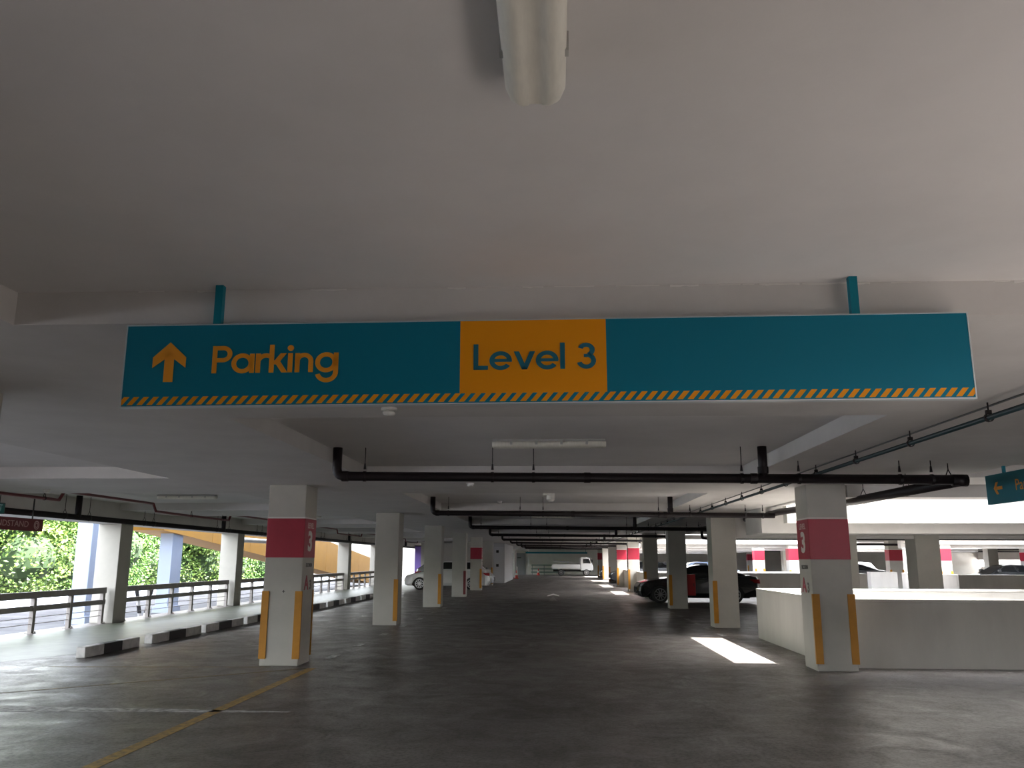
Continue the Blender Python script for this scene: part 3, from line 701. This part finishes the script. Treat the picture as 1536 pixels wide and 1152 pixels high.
    for s in (-1, 1):
        wheel(o, xf, s*.80, r, s); wheel(o, xr, s*.80, r, s)
        MB().prism([(h-.09, .60), (h-.13, .72), (h-.52, .80), (h-.42, .68)], min(s*.68, s*.895), max(s*.68, s*.895)).build('headlight', M_LIGHT, o, bevel=.01)
        MB().prism([(-h+.0, .74), (-h+.02, .90), (-h+.40, .90), (-h+.20, .76)], min(s*.55, s*.898), max(s*.55, s*.898)).build('tail_light', M_TAIL, o, bevel=.01)
    MB().box(h-.06, h+.006, -.45, .45, .36, .58).build('grille', M_BLACK, o, bevel=.02)
    MB().box(-h-.006, -h+.05, -.26, .26, .60, .72).build('number_plate', M_PLATE, o)
    MB().box(-h+.4, h-.5, -.80, .80, .20, .30).build('underbody', M_BLACK, o)
    return o
PI = math.pi
car((5.42, 34.0, 0), PI, P_BLACK, 'black sedan parked nose to the aisle behind the right columns')
car((-5.80, 46.9, 0), PI, P_WHITE, 'white car parked on the left, nose to the open side', 'hatch')
car((-5.9, 51.2, 0), 0, P_SILVER, 'silver grey car parked beyond the white one, nose to the aisle', 'hatch')
car((6.1, 61.2, 0), PI, P_DARK, 'charcoal car half hidden behind the far right columns', 'hatch')
car((6.2, 75.5, 0), PI, P_SILVER, 'silver car next to the truck at the far right', 'hatch')
car((6.0, 73.0, 0), PI, P_DARK, 'dark car in front of the truck, nose to the aisle', 'sedan')
car((7.8, 48.2, 0), PI, P_BLUE, 'pale blue car seen between two right-hand columns', 'hatch')
car((18.3, 55.5, 0), PI*.98, P_DARK, 'dark car behind the small white block wall', 'sedan')
car((24.0, 47.6, 0), PI, P_DARK, 'dark saloon roof showing above the far right parapet', 'sedan')
car((29.4, 48.2, 0), PI, P_SILVER, 'silver car at the far right picture edge', 'hatch')
car((20.4, 60.2, 0), PI*.5, P_WHITE, 'white car far behind the block wall', 'hatch')

# small flatbed truck side-on in front of the end wall
tk = empty('flatbed_truck', (1.75, 88.5, 0)); tag(tk, 'small white flatbed truck parked sideways at the far end', 'truck')
PW = paint('truck_white', (.66, .66, .65), .4)
MB().prism([(.85, .55), (2.08, .55), (2.10, .95), (1.98, 1.22), (1.72, 1.80), (1.60, 1.86), (.90, 1.86), (.85, 1.80)], -.82, .82).build('cab', PW, tk, bevel=.05)
for s in (-1, 1):
    MB().prism([(1.08, 1.25), (1.86, 1.25), (1.64, 1.70), (1.08, 1.70)], min(s*.82, s*.83), max(s*.82, s*.83)).build('side_window', M_GLASS, tk)
    MB().box(1.92, 2.04, min(s*.85, s*1.0), max(s*.85, s*1.0), 1.35, 1.62).build('mirror', M_BLACK, tk)
    MB().box(-2.05, .78, min(s*.80, s*.84), max(s*.80, s*.84), .78, 1.14).build('drop_side', PW, tk, bevel=.01)
    wheel(tk, 1.42, s*.74, .33, s); wheel(tk, -1.15, s*.74, .33, s)
w_ = MB(); w_.v = [(2.005, -.7, 1.25), (2.005, .7, 1.25), (1.755, .66, 1.76), (1.755, -.66, 1.76), (1.98, -.7, 1.25), (1.98, .7, 1.25), (1.73, .66, 1.76), (1.73, -.66, 1.76)]
w_.f = [(0, 1, 2, 3), (7, 6, 5, 4), (0, 4, 5, 1), (1, 5, 6, 2), (2, 6, 7, 3), (3, 7, 4, 0)]; w_.build('windscreen', M_GLASS, tk)
MB().box(-2.05, .80, -.80, .80, .70, .78).build('bed_floor', PW, tk); MB().box(-2.08, -2.03, -.84, .84, .78, 1.14).build('tail_gate', PW, tk)
MB().box(.78, .83, -.8, .8, .78, 1.75).build('head_board', M_GREY, tk)
MB().box(-1.95, 1.9, -.42, .42, .42, .62).build('chassis', M_BLACK, tk)
MB().tube([(-1.9, -.5, 1.55), (.8, -.45, 1.18)], .03, 6).build('load_pole', M_GREY, tk); MB().tube([(-1.9, .2, 1.50), (.8, .3, 1.2)], .03, 6).build('load_pole', M_GREY, tk)
MB().box(2.08, 2.13, -.8, .8, .42, .62).build('bumper', M_BLACK, tk)

# hose cabinet on the third right column
hc = empty('hose_cabinet', (4.62, 29.85, .43)); tag(hc, 'red hose cabinet fixed beside the third right column', 'cabinet')
MB().box(-.155, .13, -.22, .22, 0, .70).build('case', mat('cabinet_red', (.42, .015, .02), .45), hc, bevel=.012)
MB().box(-.12, .10, -.232, -.222, .05, .65).build('door', mat('cabinet_red_door', (.45, .02, .025), .4), hc, bevel=.006)
MB().box(.06, .08, -.245, -.232, .30, .40).build('handle', M_STEEL, hc)

# stair core on the left far down the aisle
st = MB().box(-9.4, -3.85, 60.0, 72, 0, ZB).build('wall_stair_core', mat('core_paint', (.42, .40, .37), .7, var=.06)); struct(st, 'grey stair core wall left of the aisle far back')
d1 = empty('door_1', (-3.70, 60.0, 0)); struct(d1, 'pale grey metal duct door on the stair core corner')
MB().box(-.62, .18, -.10, 12.0, 0, 2.70).build('casing', mat('core_grey', (.45, .45, .46), .55), d1)
MB().box(-.55, .12, -.13, -.10, .12, 2.45).build('door_leaf', mat('duct_door', (.50, .50, .52), .5), d1, bevel=.01)
for z in (2.15, 1.2): MB().box(-.40, -.22, -.16, -.13, z-.09, z+.09).build('latch', M_BLACK, d1)
MB().box(-.92, -.80, -.16, -.04, 0, 2.72).build('door_frame', mat('frame_white', (.7, .7, .68), .5), d1)
bn = MB().box(-10.0, -9.42, 61, 61.1, .5, 2.5).build('banner_panel', M_PURPLE); tag(bn, 'purple banner panel beside the stair core', 'banner')
MB().box(-10.02, -9.40, 60.95, 61.15, 2.5, 2.56).build('top_rail', M_STEEL, bn)
for xx in (-9.98, -9.46): MB().box(xx, xx+.03, 61.02, 61.08, 0, .5).build('post', M_STEEL, bn)
# far end furniture
for (x, y, h, lab) in ((-3.75, 73.5, .85, 'tall red traffic cone by the stair core corner'), (-3.35, 74.6, .70, 'shorter red cone beside the tall one'), (-1.75, 90, .7, 'small red cone in front of the end wall barrier')):
    o = empty('traffic_cone', (x, y, 0)); tag(o, lab, 'cone')
    MB().box(-.2, .2, -.2, .2, 0, .04).build('base', M_CONE, o)
    MB().tube([(0, 0, .04), (0, 0, h*.42)], [.16, .10], 14).build('lower_cone', M_CONE, o); MB().tube([(0, 0, h*.42), (0, 0, h*.65)], [.10, .065], 14).build('white_sleeve', M_WHITE, o)
    MB().tube([(0, 0, h*.65), (0, 0, h)], [.065, .03], 14).build('upper_cone', M_CONE, o)
bo = empty('bollard', (-3.9, 88, 0)); tag(bo, 'slim white bollard near the grey end door', 'bollard')
MB().tube([(0, 0, 0), (0, 0, .85), (0, 0, .92)], [.09, .09, .03], 12).build('post', M_WHITE, bo); MB().tube([(0, 0, 0), (0, 0, .05)], .16, 12).build('base', M_CONE, bo)
d2 = empty('door_2', (-4.0, 95, 0)); struct(d2, 'dark grey door in the cream end wall')
MB().box(-.75, .75, -.06, 0, 0, 2.3).build('door_frame', M_GREY, d2); MB().box(-.6, .6, -.09, -.06, .02, 2.2).build('door_leaf', M_GREY, d2); MB().box(-.15, .25, -.11, -.09, 1.75, 1.85).build('door_closer', M_BLACK, d2)
ba = empty('guard_barrier', (-1.4, 94.2, 0)); tag(ba, 'green grey slatted barrier along the end wall', 'barrier')
for z in (.2, .55, .95): MB().box(-1.2, 1.7, -.03, .03, z, z+.13).build('slat', mat('barrier_green', (.16, .22, .20), .5), ba)
for x in (-1.1, .2, 1.6): MB().box(x-.04, x+.04, .03, .09, 0, 1.1).build('post', M_GREY, ba)
tb = MB().box(-3.2, 3.5, 93.4, 93.5, 2.25, 2.42).build('hanging_sign', M_TEAL); tag(tb, 'long thin teal sign high in front of the end wall', 'sign')
for x in (-3.0, 3.3): MB().box(x, x+.04, 93.43, 93.47, 2.42, ZB).build('hanger_post', M_TEAL, tb)
wp = empty('vent_duct', (-3.6, 79.6, 0)); tag(wp, 'white duct bending over the far left red-banded column', 'duct')
MB().tube([(-.1, 0, 0.02), (-.1, 0, 2.1)]+bend((-.1, 0, 2.0), (-.1, 0, 2.5), (2, 0, 2.5), .3)+[(1.2, 0, 2.5)], .14, 12).build('pipe_run', mat('duct_white', (.72, .72, .70), .4), wp, smooth=True)

# ------------------------------------------------------------------ outside, left: service deck, ramp, trees
ed = MB().box(-24, -11.75, -10, 110, -.9, -.6).build('floor_outside', mat('outdoor_asphalt', (.055, .055, .064), .85, var=.3, vscale=.5, col2=(.11, .11, .118), spec=.2)); struct(ed, 'pale outdoor driveway beyond the railing')
ep = MB().box(-24.3, -24, -10, 110, -.9, .05).build('wall_outside', M_EXT); struct(ep, 'low pale wall edging the outdoor driveway')
for (x, y, w, lab) in ((-16, 28.9, .85, 'white outdoor pillar beside the second open-side column'), (-16, 35.2, 1.0, 'white outdoor pillar under the start of the yellow ramp'), (-16, 50, .9, 'white outdoor pillar in the middle of the yellow ramp')):
    o = empty('ramp_pillar', (x, y, -.6)); tag(o, lab, 'pillar')
    hh = 2.95-(y-34)*.085 + .6 if y > 34 else 5.2
    MB().box(-.55, .0, 0, w, 0, hh).build('shaft', M_EXT, o, bevel=.02); MB().box(-.62, .07, -.07, w+.07, 0, .25).build('plinth', M_EXT, o)
vb = empty('striped_barrier', (-14.8, 30.6, -.6)); tag(vb, 'white striped trestle barrier outside behind the railing', 'barrier')
for sgn in (-1, 1):
    for i in range(4):
        a, b = i*.28, i*.28+.27
        MB().prism([(sgn*(.05+a*.42)-.09, a), (sgn*(.05+a*.42)+.09, a), (sgn*(.05+b*.42)+.09, b), (sgn*(.05+b*.42)-.09, b)], -.03+sgn*.035, .03+sgn*.035, 'x').build('striped_plank', M_KWHITE if i % 2 == 0 else M_KBLACK, vb)
rmp = empty('yellow_ramp', (-16, 34, 0)); tag(rmp, 'large yellow ramp parapet sloping down outside on the left', 'ramp')
zr_ = lambda y: 2.72-(y)*.079
for i in range(8):
    a, b = i*5.0, i*5.0+4.97
    MB().prism([(a, zr_(a)), (b, zr_(b)), (b, zr_(b)+2.1), (a, zr_(a)+2.1)], -.05, .15, 'x').build('side_panel', M_YELLOW, rmp)
MB().prism([(0, zr_(0)+.0), (40, zr_(40)), (40, zr_(40)+.3), (0, zr_(0)+.3)], -1.3, -.06, 'x').build('deck', M_YELLOW, rmp)
MB().prism([(-.6, zr_(0)+.35), (0, zr_(0)), (0, zr_(0)+2.1), (-.6, zr_(0)+2.1)], -1.3, .15, 'x').build('end_nosing', M_YELLOW, rmp)

M_LEAF = mat('leaf_green', (.085, .185, .025), .55, var=.6, vscale=1.6, col2=(.018, .065, .008))
M_LEAF2 = mat('leaf_light', (.14, .21, .035), .55, var=.6, vscale=1.8, col2=(.03, .09, .012))
M_BARK = mat('bark', (.10, .07, .05), .8)
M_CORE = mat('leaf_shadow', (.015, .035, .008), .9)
def tree(x, y, zc, rx, ry, rz_, label, m, n):
    o = empty('leafy_tree', (x, y, -7)); tag(o, label, 'tree', 'trees outside the open side'); c = zc+7
    MB().tube([(0, 0, 0), (.1, .05, c*.5), (0, 0, c)], [.32, .24, .12], 8).build('trunk', M_BARK, o)
    blobs = [(random.uniform(-.55, .55)*rx, random.uniform(-.6, .6)*ry, c+random.uniform(-.6, .6)*rz_, random.uniform(.32, .5)) for _ in range(16)]+[(0, 0, c, .7)]
    v, f = [], []
    for i in range(n):
        bx, by, bz, br = random.choice(blobs)
        d = Vector((random.gauss(0, 1), random.gauss(0, 1), random.gauss(0, 1))).normalized()
        R_ = br*random.uniform(.75, 1.05)
        p = Vector((bx+d.x*rx*R_, by+d.y*ry*R_, bz+d.z*rz_*R_))
        a = Vector((random.gauss(0, 1), random.gauss(0, 1), random.gauss(0, .6))).normalized(); b = a.cross(Vector((random.gauss(0, 1), random.gauss(0, 1), random.gauss(0, 1)))).normalized()
        l, w = random.uniform(.15, .27), random.uniform(.055, .10); k = len(v); nn = a.cross(b)*.05
        v += [tuple(p-a*l*.5), tuple(p+b*w+nn), tuple(p+a*l*.5), tuple(p-b*w+nn)]; f += [(k, k+1, k+2), (k, k+2, k+3)]
    mb = MB(); mb.v, mb.f = v, f
    me = bpy.data.meshes.new('foliage'); me.from_pydata(v, [], f); me.materials.append(m); ob = bpy.data.objects.new('foliage', me); C.objects.link(ob); ob.parent = o; ob['kind'] = 'stuff'
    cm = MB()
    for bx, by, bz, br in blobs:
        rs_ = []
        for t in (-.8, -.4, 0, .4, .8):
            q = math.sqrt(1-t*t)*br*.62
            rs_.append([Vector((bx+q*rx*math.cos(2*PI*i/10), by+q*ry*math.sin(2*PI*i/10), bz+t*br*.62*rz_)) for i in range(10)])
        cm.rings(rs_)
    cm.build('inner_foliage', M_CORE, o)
for (x, y, zc, rx, ry, rz_, lab, m) in (
        (-31, 33, 1.6, 5.0, 6.5, 5.0, 'bright green tree behind the railing at the left picture edge', M_LEAF),
        (-30, 45, 1.8, 5.0, 6.5, 5.2, 'leafy tree between the first two open-side columns', M_LEAF2),
        (-31, 57, 1.5, 5.0, 6.8, 5.0, 'leafy tree behind the white outdoor pillar', M_LEAF),
        (-30, 71, 1.4, 5.0, 7.0, 5.0, 'light green tree seen below the yellow ramp', M_LEAF2),
        (-32, 87, 1.0, 5.0, 7.5, 4.8, 'distant tree peeping under the ramp near the nearest left column', M_LEAF),
        (-32, 19, 1.8, 5.0, 6.5, 5.2, 'large tree mostly outside the left picture edge', M_LEAF2)):
    tree(x, y, zc, rx, ry, rz_, lab, m, 22000)
